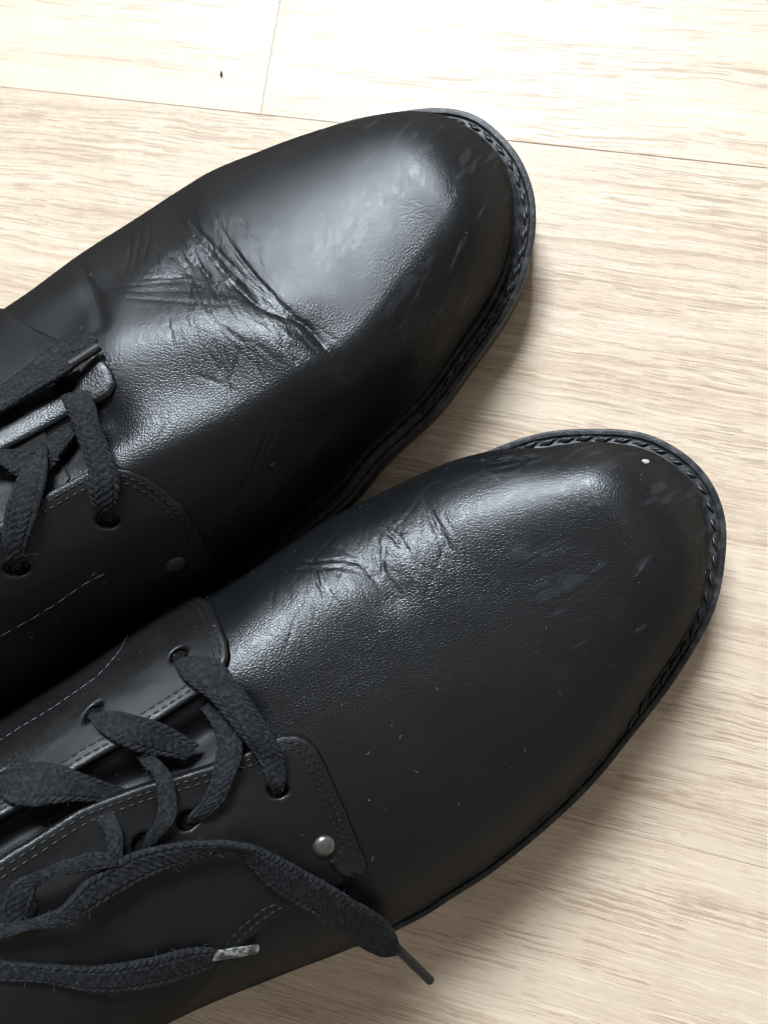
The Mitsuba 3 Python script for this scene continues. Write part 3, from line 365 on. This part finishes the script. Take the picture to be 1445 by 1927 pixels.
def lathe(prof, n=32):
    prof = np.asarray(prof, float); an = np.arange(n) * 2 * np.pi / n
    V = np.stack([prof[:, :1] * np.cos(an), prof[:, :1] * np.sin(an), np.repeat(prof[:, 1:], n, 1)], -1)
    return V.reshape(-1, 3), grid_faces(len(prof), n, True)
def place_on(L, mesh, t, w, h):
    P, n = L.frame(np.array([t]), np.array([w])); P, n = P[0] + n[0] * (h + L.dent(np.array([t]), np.array([w]))[0]), n[0]
    x = np.cross([0, 1, 0.0], n); x /= np.linalg.norm(x); y = np.cross(n, x)
    return P + mesh[0] @ np.stack([x, y, n]), mesh[1]

# ------------------------------------------------------------------ more materials
def cloth_c(p, n, uv):
    return mix([0.004, 0.0044, 0.0052], [0.017, 0.0185, 0.021], smoothstep(0.25, 0.95, fbm(p.x * 1500, p.y * 1500, p.z * 1500, 2)))
scene['lace_cotton'] = bumped(principled(proc(cloth_c), 0.85, specular=0.2, sheen=0.25), lambda p, n, uv: fbm(p.x * 2600, p.y * 2600, p.z * 2600, 2), 0.00007, 5e-5)
scene['lace_fibre'] = {'type': 'twosided', 'bsdf': {'type': 'diffuse', 'reflectance': {'type': 'rgb', 'value': [0.07, 0.075, 0.085]}}}
scene['lint_fibre'] = {'type': 'twosided', 'bsdf': {'type': 'diffuse', 'reflectance': {'type': 'rgb', 'value': [0.30, 0.30, 0.29]}}}
def quarter_c(p, n, uv):
    return mix([0.0028, 0.0028, 0.0028], [0.0068, 0.0065, 0.006], fbm(p.x * 200, p.y * 200, p.z * 200, 3))
def quarter_h(p, n, uv):
    d1, d2, _ = voronoi(uv.x * 2100, uv.y * 2100)
    return smoothstep(0.0, 0.6, d2 - d1) * (0.2 + 0.7 * fbm(uv.x * 120, uv.y * 120, 0.0, 2)) + 0.4 * noise(uv.x * 420, uv.y * 420) + 3.0 * fbm(uv.x * 110, uv.y * 260, 0.0, 2)
def quarter_a(p, n, uv): return 0.13 + 0.05 * fbm(p.x * 150, p.y * 150, p.z * 150, 2)
scene['quarter_leather'] = polished(quarter_c, quarter_a, 0.027, quarter_h, 0.00007, 4e-5)
def crinkle_h(p, n, uv):
    return fbm(uv.x * 900, uv.y * 700, 0.0, 3)
scene['crinkled_leather'] = polished(quarter_c, lambda p, n, uv: mi.Float(0.07) + 0 * p.x, 0.04, crinkle_h, 0.00015, 5e-5)
scene['tongue_leather'] = bumped(principled([0.007, 0.007, 0.0075], 0.5, specular=0.2), quarter_h, 0.00006, 4e-5)
def welt_c(p, n, uv):
    return mix([0.011, 0.0115, 0.012], [0.045, 0.044, 0.043], smoothstep(0.4, 0.8, fbm(p.x * 500, p.y * 500, p.z * 500, 3)))
scene['welt_rubber'] = bumped(principled(proc(welt_c), 0.5, specular=0.4), lambda p, n, uv: fbm(p.x * 1500, p.y * 1500, p.z * 1500, 3), 0.00015, 5e-5)
def sole_c(p, n, uv):
    worn = smoothstep(0.45, 0.75, fbm(p.x * 120, p.y * 120, p.z * 700, 3))
    return mix([0.016, 0.0145, 0.013], [0.075, 0.06, 0.048], 0.6 * worn)
scene['sole_edge'] = bumped(principled(proc(sole_c), 0.42, specular=0.4), lambda p, n, uv: fbm(p.x * 900, p.y * 900, p.z * 1500, 3), 0.0001, 5e-5)
scene['welt_thread'] = {'type': 'twosided', 'bsdf': principled([0.014, 0.0145, 0.016], 0.42, specular=0.5)}
scene['black_thread'] = {'type': 'twosided', 'bsdf': principled([0.005, 0.005, 0.0055], 0.5, specular=0.25)}
scene['grey_thread'] = {'type': 'twosided', 'bsdf': principled([0.10, 0.10, 0.105], 0.7)}
scene['pale_thread'] = {'type': 'twosided', 'bsdf': principled([0.22, 0.215, 0.21], 0.7)}
scene['rivet_metal'] = bumped(principled([0.16, 0.15, 0.145], 0.34, metallic=0.85), lambda p, n, uv: fbm(p.x * 700, p.y * 700, p.z * 700, 3), 0.0002, 5e-5)
scene['rivet_black'] = {'type': 'twosided', 'bsdf': principled([0.02, 0.019, 0.018], 0.36)}
scene['aglet_plastic'] = bumped(principled([0.014, 0.0125, 0.012], 0.5, specular=0.2), lambda p, n, uv: fbm(p.x * 900, p.y * 900, p.z * 900, 2), 0.00008, 5e-5)
scene['hole_dark'] = {'type': 'twosided', 'bsdf': {'type': 'diffuse', 'reflectance': {'type': 'rgb', 'value': [0.006, 0.006, 0.006]}}}
def worn_c(p, n, uv):
    return mix([0.03, 0.03, 0.03], [0.19, 0.185, 0.175], smoothstep(0.42, 0.62, fbm(p.x * 420, p.y * 900, p.z * 600, 3)))
scene['aglet_worn'] = {'type': 'twosided', 'bsdf': principled(proc(worn_c), 0.5, specular=0.3)}
scene['lining'] = {'type': 'twosided', 'bsdf': {'type': 'diffuse', 'reflectance': {'type': 'rgb', 'value': [0.03, 0.028, 0.026]}}}
scene['eyelet_rim'] = {'type': 'twosided', 'bsdf': principled([0.75, 0.75, 0.76], 0.28, metallic=1.0)}

# marks on the toe leather: rubbed streaks, each where it lies on that shoe
def marked(k, marks):
    def col(p, n, uv):
        c = leather_c(p, n, uv); s = mi.Float(0)
        for (t, w, l, b, ang, a) in marks:
            x, y = uv.x * 1000 - t, uv.y * 1000 - w; ca, sa = math.cos(math.radians(ang)), math.sin(math.radians(ang))
            q, r = (x * ca + y * sa) / l, (-x * sa + y * ca) / b
            s = s + a * dr.exp(-(q * q + r * r)) * smoothstep(0.34, 0.8, noise(x * 0.9, y * 0.9, 2.0 + t) * 0.5 + 0.5 * noise((-x * sa + y * ca) * 3.2, (x * ca + y * sa) * 0.5, t))
        return mix(c, [0.068, 0.07, 0.074], dr.minimum(s, 1.0))
    return col
A0 = 44 + 58   # streaks run up the picture, across the toe
MARKS = [[(t, w, l, b, 164, a) for (t, w), l, b, a in zip(DATA['SCUFF'][0], (4.6, 4.6, 3, 2.5, 2.6, 4.5, 5, 4, 3, 4), (.5, .8, .5, .45, .5, 1.0, 1.2, .9, .6, .7), (.5, .55, .4, .4, .5, .55, .4, .3, .35, .5))],
         [(t, w, l, b, g, a) for (t, w), l, b, g, a in zip(DATA['SCUFF'][1], (2.6, 2.6, 6, 6, 9, 8), (.5, .4, 1.6, 1.6, 1.6, 2.2), (164, 164, 25, 25, 33, 33), (.5, .2, .17, .17, .35, .35))]]
def alpha_left(p, n, uv): return dr.square(leather_r(p, n, uv) + 0.055)
def alpha_right(p, n, uv): return dr.square(leather_r(p, n, uv) + 0.06)
for k in (0, 1):
    scene[('upper_leather', 'upper_leather_dusty')[k]] = polished(marked(k, MARKS[k]), (alpha_left, alpha_right)[k], (0.028, 0.033)[k], leather_h, (0.000034, 0.000037)[k], 4e-5)

# ------------------------------------------------------------------ soles
def closed_curve(pts, step):
    p = np.array(pts); p = np.vstack([p[-3:], p, p[:3]])
    s = np.concatenate([[0], np.cumsum(np.linalg.norm(np.diff(p, axis=0), axis=1) ** 0.6)])
    q = np.linspace(s[3], s[-3], 4000)
    from scipy.interpolate import CubicSpline
    c = np.stack([CubicSpline(s, p[:, i])(q) for i in (0, 1)], 1)[:-1]
    g = sg.Polygon(c).buffer(-1.5).buffer(1.5)
    n = int(g.exterior.length / step)
    r = np.array([g.exterior.interpolate(x / n, normalized=True).coords[0] for x in range(n)])
    return r if sg.LinearRing(r).is_ccw else r[::-1]
def outline(k, L):
    tr = [p for p in DATA['SOLE'][k]]
    if k == 0:      # traced from the little-toe side round the tip to the big-toe side
        left = [(t, float(L.wl(t)) + d) for t, d in ((245, 1.5), (215, 1), (180, 0.5), (150, 0.5), (120, 2.5), (95, 4.0), (70, 5.2), (48, 6.3), (33, 7.2))]
        right = [(115, -59.5), (140, -60.5), (165, -57), (200, -51), (240, -44)]
    else:
        left = [(t, float(L.wl(t)) + d) for t, d in ((245, -2), (215, -8), (180, -10), (150, -6), (120, 0.0), (95, -.5), (72, 1.0))]
        right = [(185, -52), (210, -45), (240, -40)]
    heel = [(272, -33), (287, -16), (290, 0), (287, 16), (272, 31)]
    return closed_curve(left + tr + right + heel, 0.8)
def sweep_ring(L, loop, prof, base, cut=None):
    """loop: plan outline; prof: (inset, height over base) pairs; base(t): z"""
    t = loop - np.roll(loop, 1, 0) + np.roll(loop, -1, 0) - loop; t /= np.linalg.norm(t, axis=1, keepdims=True)
    nin = np.c_[-t[:, 1], t[:, 0]]       # inward for a counter-clockwise loop
    V = np.stack([np.c_[loop + nin * d, base(loop[:, 0]) + h] for d, h in prof], 1)
    F = grid_faces(len(loop), len(prof)).tolist()
    n, m = len(loop), len(prof); F = []
    i, j = np.meshgrid(np.arange(n), np.arange(m - 1), indexing='ij'); a = i * m + j; b = ((i + 1) % n) * m + j
    return V.reshape(-1, 3), np.concatenate([np.stack([a, b, b + 1], -1).reshape(-1, 3), np.stack([a, b + 1, a + 1], -1).reshape(-1, 3)])

# ------------------------------------------------------------------ the two shoes
QUARTERS = [{'near': [(206.0, -12.1), (175.0, -4.8), (156.0, -2.9), (146.4, -0.5), (135.9, 1.1), (130.8, 0.6), (127.1, -2.0), (124.8, -5.5), (123.8, -10.2), (123.8, -16.3), (126.1, -26.3), (130.3, -38.7), (134.1, -50.1), (135.3, -53.5), (136.6, -55.0), (139.2, -56.2), (145.7, -59.7), (154.7, -63.8), (169.6, -68.0), (206.0, -76.1)], 
  'far': [(206.0, 4.0), (175.0, 9.5), (147.9, 14.2), (133.8, 17.4), (126.8, 17.4), (122.8, 17.4), (120.3, 19.3), (119.6, 23.2), (120.9, 28.9), (124.3, 34.6), (129.6, 42.1), (135.2, 51.4), (139.6, 61.0), (143.5, 70.0), (150, 78), (206.0, 84)]},
 {'near': [(206.0, 10.0), (174.1, 0.4), (164.5, -1.9), (158.0, -4.8), (146.8, -9.5), (140.8, -10.9), (133.9, -11.7), (127.7, -11.6), (124.0, -11.6), (121.2, -13.0), (119.5, -15.4), (119.1, -18.9), (119.7, -23.8), (122.3, -36.5), (126.2, -50.6), (127.0, -53.1), (128.3, -54.6), (130.6, -55.0), (136.0, -55.3), (144.2, -54.6), (149.5, -54.4), (155.8, -54.7), (164.3, -55.5), (172.1, -58.1), (179.6, -60.3), (185.7, -61.0), (206.0, -66.1)], 
  'far': [(206.0, 17.7), (173.0, 6.3), (161.1, 4.1), (152.6, 2.5), (144.1, 3.0), (133.7, 4.5), (128.0, 6.8), (125.3, 9.9), (124.5, 14.0), (125.4, 20.1), (128.6, 33.1), (134.2, 43.8), (140.7, 54), (149, 66), (206.0, 84)]}]
EYES = [{'near': [(138.6, -11.5), (160.0, -14.7), (183.0, -18.9)], 
  'far': [(131.2, 25.3), (150.0, 22.7), (171.0, 19.8)]},
 {'near': [(131.5, -23.4), (150.2, -19.7), (159.3, -17.5), (180.4, -10.5)], 
  'far': [(136.6, 16.7), (157.1, 15.1), (177.6, 17.4)]}]
SEAMS = [[(206.0, -40.5), (174.9, -33.0), (157.7, -28.4), (153.3, -26.7), (148.9, -26.9)], [(206.0, 46.4), (190.0, 42.3), (181.2, 35.0), (174.3, 32.4), (164.2, 28.9), (158.5, 28.2), (155.2, 30.8), (153.8, 35.3), (154.6, 42.7), (160.8, 59.3)]]
RIVETS = [[(138.0, -35.3)], [(131.2, -41.7)]]
PATCH = [(127.7, -43.9), (133.2, -46.8), (134.4, -54.5), (128.3, -54.0), (126.0, -49.9)]
THROAT = [(-3.5, 5.0, [(128, 12), (140, 9), (160, 6), (180, 3), (215, -4)]), (-6.0, 3.6, [(133, -3.5), (138, -4), (150, -6), (165, -1), (180, 5), (215, 15)])]
NAMES = ['leather_shoe', 'leather_shoe_001']
TEXT = ['black lace-up leather shoe lying further up, with deeply creased vamp and shiny toe', 'black lace-up leather shoe lying in front, with dusty vamp, steel rivet and trailing lace end']
for k, L in enumerate(LAST):
    S = NAMES[k]; labels[S] = {'label': TEXT[k], 'category': 'shoe', 'group': 'pair of black leather shoes'}
    plain = small_waves(k); throat = dent_field([THROAT[k]])
    L.dent = lambda t, w, a=plain, b=throat: a(t, w) + b(t, w)      # the throat sinks between the quarters
    # upper
    t = np.concatenate([5 + 9 * np.linspace(0, 1, 46) ** 2, np.linspace(14, 190, 500)[1:], np.linspace(190, 288, 60)[1:]])
    from scipy.ndimage import map_coordinates
    ends = [np.interp(t, L.st, L.arc[:, c]) for c in (0, -1)]
    u = np.linspace(0, 1, 470); wg = ends[0][:, None] * (1 - u) + ends[1][:, None] * u     # evenly over the girth
    Tg = np.repeat(t[:, None], len(u), 1); Pg = L.phi_of(Tg, wg); ph = u
    P, n = L.frame(Tg, wg, Pg); P = P + n * L.dent(Tg, wg)[..., None]
    F = grid_faces(len(t), len(ph))
    top = (P[..., 2] > 132).reshape(-1)          # the ankle opening (outside the frame)
    Fk = F[~top[F].all(1)]; P[..., 2] = np.minimum(P[..., 2], 132.0)
    scene[f'{S}__upper'] = to_ply(L, P, Fk, ('upper_leather', 'upper_leather_dusty')[k], uv=np.stack([Tg, wg], -1).reshape(-1, 2) * 1e-3)
    st = slice(None, None, 4)
    Pi = (P - n * 2.6)[st, st]; hi = (Pi[..., 2] > 131).reshape(-1); Pi[..., 2] = np.minimum(Pi[..., 2], 131.0); Fi = grid_faces(*Pi.shape[:2]); keep = (Pi[..., 2] > 40).reshape(-1) & (Tg[st, st].reshape(-1) > 175)
    scene[f'{S}__lining'] = to_ply(L, Pi, Fi[keep[Fi].all(1) & ~hi[Fi].all(1)], 'lining')
    # tongue
    q = QUARTERS[k]; fn, ff = q['near'][:6], q['far'][:6]
    wn, wf = ((-6, 26), (-18, 10))[k]
    t0 = (139, 128.5)[k]
    tg = panel(L, [(t0, wn + 8), (t0 + 4, wn + 4), (150, wn + 2), (204, wn + 3), (204, wf), (150, wf), (t0 + 4, wf - 3), (t0, wf - 8)], 0.75, 0.8)
    scene[f'{S}__tongue'] = to_ply(L, tg[0], tg[1], 'tongue_leather', uv=tg[2])
    L.dent = plain
    # quarters
    for j, side in enumerate(('near', 'far')):
        key = f'{S}__quarter' + ('_001' if j else '')
        poly = curve(np.array(q[side] + q[side][:1]), 1.0)[:-1] if False else np.array(q[side])
        g = sg.Polygon(poly).buffer(1.2).buffer(-2.4).buffer(1.2)
        holes = [(a, b, 1.9) for a, b in EYES[k][side]]
        if k == 0 and side == 'far':
            lift = lambda p: 3.2 * np.clip((150 - p[:, 0]) / 22, 0, 1) ** 1.3 * np.clip((16 - p[:, 1]) / 9, 0, 1) + 0.8 * np.clip((10 - p[:, 1]) / 8, 0, 1)
        else:
            fw = q[side][1][1]
            lift = lambda p, c=1.0: 1.0 * np.exp(-(shapely.distance(shapely.points(p), FAC) / 4.5) ** 2)
            FAC = sg.LineString(q[side][:7])
        T_ = (1.0 if (k == 0 and side == 'far') else 1.7)
        pn = panel(L, g, T_, 2.4 if (k == 0 and j == 1) else 0.9, lift=lift, holes=holes)
        scene[key] = to_ply(L, pn[0], pn[1], 'upper_leather' if (k == 0 and j == 1) else 'quarter_leather', uv=pn[2], smooth=True)
        for a, b in EYES[k][side]:      # the punched holes, dark inside
            add(f'{S}__eyelet', to_ply(L, *place_on(L, lathe([(1.95, 1.2 + 0.8 * (j == 1 and k == 0)), (1.9, 0.3), (0.01, 0.25)], 20), a, b, 0.2), 'hole_dark', smooth=False))
        # two rows of stitching inside the facing and the front edge
        ring = np.array(q[side]); nf = len(ring) - (8 if side == 'near' else 2)
        line = sg.LineString(curve(ring[:nf if k == 0 else (18 if side == 'near' else 12)], 1.0))
        full = sg.Polygon(ring).buffer(0)
        rows = []
        for d in (2.0, 3.5) if (k or j == 0) else ():
            inner = full.buffer(-d).exterior.intersection(line.buffer(d + 1.0))
            for ls in getattr(inner, 'geoms', [inner]):
                if ls.geom_type == 'LineString' and ls.length > 8:
                    c = np.array(ls.coords); lf = lift(c).mean()
                    p = curve(c, 1.9)
                    for a, b in zip(p[:-1], p[1:]):
                        A, B = a + (b - a) * .14, b - (b - a) * .14; pp = np.array([A, B])
                        P2, n2 = L.frame(pp[:, 0], pp[:, 1]); P2 = P2 + n2 * (T_ - 0.12 + lift(pp) + L.dent(pp[:, 0], pp[:, 1]))[:, None]
                        rows.append(capsule(P2[0], P2[1], 0.33, n2[0], 0.75, 6))
        if rows: sm = join(rows); scene[f'{key}__stitching'] = to_ply(L, *sm, 'black_thread'); labels[f'{key}__stitching'] = {'kind': 'stuff'}
    # the long seam of lighter thread along a quarter
    line = SEAMS[k]
    sm = stitch_row(L, line, (3.4, 2.1)[k], (2.3, 1.5)[k], 0.13, 1.62, 0.1)
    sk = f'{S}__quarter{"" if k == 0 else "_001"}__seam'
    scene[sk] = to_ply(L, *sm, 'grey_thread'); labels[sk] = {'kind': 'stuff'}
    # rivet
    (tc, wc), r = RIVETS[k][0], (2.9, 2.75)[k]
    if k:
        rv = lathe([(0.01, 1.35), (r * .35, 1.3), (r * .7, 1.05), (r * .92, 0.6), (r, 0.1), (r, -0.5)])
        scene[f'{S}__rivet'] = to_ply(L, *place_on(L, rv, tc, wc, 1.75), 'rivet_metal'); labels[f'{S}__rivet'] = {'label': 'round steel rivet head by the lower corner of the facing'}
        pn = panel(L, PATCH, 0.3, 1.4, lift=None)
        Q = pn[0]; Pn, nn = L.frame(pn[2][:, 0] * 1000, pn[2][:, 1] * 1000); Q = Q + nn * (1.5 + 0.9 * (meshkit.fbm(np.c_[pn[2] * 1000 * [1.5, .7], 0 * pn[2][:, :1]], 3, 2) - .3)[:, None])
        scene[f'{S}__quarter__patch'] = to_ply(L, Q, pn[1], 'crinkled_leather', uv=pn[2]); labels[f'{S}__quarter__patch'] = {'label': 'crinkled leather patch under the rivet'}
        rows = [stitch_row(L, l, 2.0, 1.6, 0.32, h, .1) for l, h in zip(DATA['STITCH_LOW'], (1.55, 1.6, 0.1))]
        scene[f'{S}__stitching'] = to_ply(L, *join(rows), 'black_thread'); labels[f'{S}__stitching'] = {'kind': 'stuff'}
    else:
        rv = lathe([(0.01, 0.42), (r * .6, 0.40), (r * .86, 0.32), (r, 0.06), (r, -0.5)])
        scene[f'{S}__rivet'] = to_ply(L, *place_on(L, rv, tc, wc, 1.7), 'rivet_black')
    # sole, heel, welt
    loop = outline(k, L)
    base = lambda tt: L.zf(tt) + (tt < 0) * 0
    weltp = [(9.0, -0.6), (6.4, -0.15), (5.6, -0.75), (5.0, -0.6), (4.4, -0.15), (3.4, -0.75), (2.2, -0.7), (1.6, -0.05), (0.7, -0.0), (0.25, -0.18), (0.0, -0.6), (0.0, -3.0), (0.25, -3.5), (1.0, -3.7), (9.0, -3.7)]
    pol = sg.Polygon(loop)
    scene[f'{S}__welt'] = to_ply(L, *sweep_ring(L, loop, weltp, base), 'welt_rubber', smooth=35)
    lo = sg.Polygon(loop).buffer(-0.5)
    l2 = np.array(lo.exterior.coords)[:-1]; l2 = l2 if sg.LinearRing(l2).is_ccw else l2[::-1]
    prof = [(8, -3.75), (0.9, -3.75), (0.2, -3.95), (0, -4.4), (0.0, -6.6), (0.35, -7.0), (0.35, -7.2), (0.0, -7.6), (0.05, -12.0), (0.5, -13.2), (1.4, -13.5), (12, -13.5), (24, -13.5)]
    V, Fs = sweep_ring(L, l2, prof, base)
    scene[f'{S}__outsole'] = to_ply(L, V, Fs, 'sole_edge', smooth=35)
    hs = sg.Polygon(loop).buffer(-1.2).intersection(sg.box(222, -80, 320, 80))
    hm = trimesh.creation.extrude_polygon(hs, 11.0, engine='earcut'); hv = hm.vertices.copy(); hv[:, 2] += 0.05
    iv = trimesh.creation.extrude_polygon(sg.Polygon(loop).buffer(-2.2), 1.0, engine='earcut'); ivv = iv.vertices.copy(); ivv[:, 2] += L.zf(ivv[:, 0]) - 2.2
    scene[f'{S}__insole'] = to_ply(L, ivv, iv.faces, 'welt_rubber', smooth=False)
    scene[f'{S}__heel'] = to_ply(L, hv, hm.faces, 'sole_edge', smooth=False)
    # welt stitches, one by one
    ring = np.array(sg.Polygon(loop).buffer(-2.9).exterior.coords)[:-1]
    i0 = np.argmax(ring[:, 0]); ring = np.roll(ring, -i0, 0); ring = resample(ring, 5.25)
    ring = ring[(ring[:, 0] < 150)]
    d = np.linalg.norm(np.diff(ring, axis=0), axis=1)
    for a, b in zip(ring[:-1], ring[1:]):
        if np.linalg.norm(b - a) > 7 or (k == 0 and a[1] < 0 and a[0] > 70) or (k == 1 and a[1] < 0 and a[0] > 62): continue
        j = rng.normal(0, 0.16, 4); dd = (b - a) / np.linalg.norm(b - a); nn = np.array([-dd[1], dd[0]])
        lead = 0.42 * (1 if k else -1)
        p = a + dd * .25 + nn * (lead + j[0]); q_ = b - dd * .25 + nn * (-lead + j[1])
        z0 = float(base(p[0])) - .22 + j[2] * .3; z1 = float(base(q_[0])) - .22 + j[3] * .3
        Pp, Qq = np.r_[p, z0], np.r_[q_, z1]; u = np.linspace(0, 1, 9)[:, None]; mid = Pp + (Qq - Pp) * u + np.array([0, 0, .5]) * np.sin(np.pi * u) - np.array([0, 0, .35])
        parts = []
        ax = (Qq - Pp) / np.linalg.norm(Qq - Pp); bx = np.r_[nn, 0]; cz = np.cross(ax, bx)
        for phs in (0, np.pi):     # two plies twisted round each other
            c = mid + 0.34 * (np.cos(phs + 5.0 * u) * bx + np.sin(phs + 5.0 * u) * cz) * np.sin(np.pi * np.clip(u, .08, .92)) ** .5
            tt = np.gradient(c, axis=0); tt /= np.linalg.norm(tt, axis=1, keepdims=True); e1 = np.cross(tt, [0, 0, 1.]); e1 /= np.linalg.norm(e1, axis=1, keepdims=True); e2 = np.cross(tt, e1)
            rad = 0.45 * np.sin(np.pi * np.clip(u, .1, .9)) ** .4; an = np.arange(7) * 2 * np.pi / 7
            V7 = c[:, None] + rad[:, :, None] * (np.cos(an)[None, :, None] * e1[:, None] + np.sin(an)[None, :, None] * e2[:, None])
            parts.append((V7.reshape(-1, 3), grid_faces(9, 7, True)))
        V_, F_ = join(parts)
        add(f'{S}__welt__stitch', to_ply(L, V_, F_, 'welt_thread'))
    # laces
    rib, fuzz = [], []
    for nm, rows in DATA['RIB'][k].items():
        m, f = ribbon(L, rows)
        rib.append(m); sel = rng.integers(0, len(f[0]), 4000); fuzz.append(hairs(f[0], f[1], int(22 * len(f[0]) / 9000), 0.5, 1.5, 0.03))
    V, F = join(rib); scene[f'{S}__lace'] = to_ply(L, V, F, 'lace_cotton'); labels[f'{S}__lace'] = {'label': ('flat black braided lace crossing the throat of the upper shoe', 'flat black braided lace with one end trailing over the side and one lying by the lower seam')[k]}
    V, F = join(fuzz); scene[f'{S}__lace__fuzz'] = to_ply(L, V, F, 'lace_fibre'); labels[f'{S}__lace__fuzz'] = {'kind': 'stuff'}
    for i, pair in enumerate(DATA['AGL'][k]):
        A, B = (np.array(x) for x in pair); d = (B - A) / np.linalg.norm(B - A)
        A = A - d * 1.0; x = np.cross(d, [0, 0, 1.0]); x /= np.linalg.norm(x); y = np.cross(x, d); ln = np.linalg.norm(B - A)
        rr = (1.25, 1.3)[k]; prof = [(0.01, 0), (rr * .9, 0), (rr * 1.02, .4), (rr * .97, 2), (rr, ln * .6), (rr * .97, ln - .6), (rr * .9, ln - .15), (rr * .72, ln), (rr * .6, ln - .5), (0.01, ln - .6)]
        m = lathe(prof, 24); ak = add(f'{S}__lace__aglet', to_ply(L, A + m[0] @ np.stack([x, (.86 if i == 0 else .6) * y, d]), m[1], 'aglet_worn' if i else 'aglet_plastic', smooth=40))
        labels[ak] = {'label': 'worn pale tip of the second lace end' if i else 'black plastic lace tip'}
    # dust and lint on the leather
    parts = []
    for _ in range((180, 380)[k]):
        tt, ww = rng.uniform(14, 175), rng.uniform(-62, 60)
        Pp, nn = L.frame(np.array([tt]), np.array([ww]))
        if nn[0, 2] < 0.25: continue
        over = any(sg.Polygon(q[s_]).contains(sg.Point(tt, ww)) for s_ in q)
        Pp = Pp[0] + nn[0] * ((1.75 if over else 0) + .06 + float(L.dent(np.array([tt]), np.array([ww]))[0]))
        dd = rng.normal(0, 1, 3); dd -= nn[0] * (dd @ nn[0]); dd /= np.linalg.norm(dd); b2 = np.cross(nn[0], dd)
        l = rng.choice([0.18, 0.3, 0.9, 1.6], p=[.62, .28, .08, .02]) * rng.uniform(.6, 1.3); u = np.linspace(-.5, .5, 5)[:, None]
        parts.append(thread(Pp + dd * l * u + b2 * l * rng.normal(0, .9) * u ** 2 + nn[0] * l * .1 * (1 - 4 * u ** 2), rng.uniform(.022, .042)))
    V, F = join(parts); scene[f'{S}__lint'] = to_ply(L, V, F, 'lint_fibre', smooth=False); labels[f'{S}__lint'] = {'kind': 'stuff'}

# steel rim of the front eyelet hidden under the lace end of the upper shoe
L = LAST[0]
tor = trimesh.creation.torus(2.3, .42, major_sections=28, minor_sections=10)
# small things lying about
def crumb(key, pos, size, bsdf, seed, **lab):
    m = trimesh.creation.icosphere(2, 1.0); v = m.vertices * (0.6 + 0.8 * meshkit.fbm(m.vertices * 1.3 + seed, 3, seed))[:, None] * np.array(size)
    add(key, ply((v + np.array(pos), m.faces), bsdf, smooth=True), **lab)
scene['dark_crumb'] = {'type': 'diffuse', 'reflectance': {'type': 'rgb', 'value': [0.05, 0.045, 0.04]}}
scene['pale_flake'] = {'type': 'diffuse', 'reflectance': {'type': 'rgb', 'value': [0.33, 0.33, 0.32]}}
crumb('crumb', (-0.1295, 0.1186, 0.0005), (0.00035, 0.0009, 0.0004), 'dark_crumb', 3, label='tiny dark crumb lying alone on the pale floor', category='crumb')
L = LAST[1]; tt, ww = DATA['FLAKE'][0]
fp, fnn = L.frame(np.array([tt]), np.array([ww])); fw = L.world(fp + fnn * (.25 + L.dent(np.array([tt]), np.array([ww]))[:, None]))[0]
crumb('flake', fw, (0.00095, 0.0006, 0.0004), 'pale_flake', 5, label='small pale flake stuck on the toe of the front shoe', category='flake')
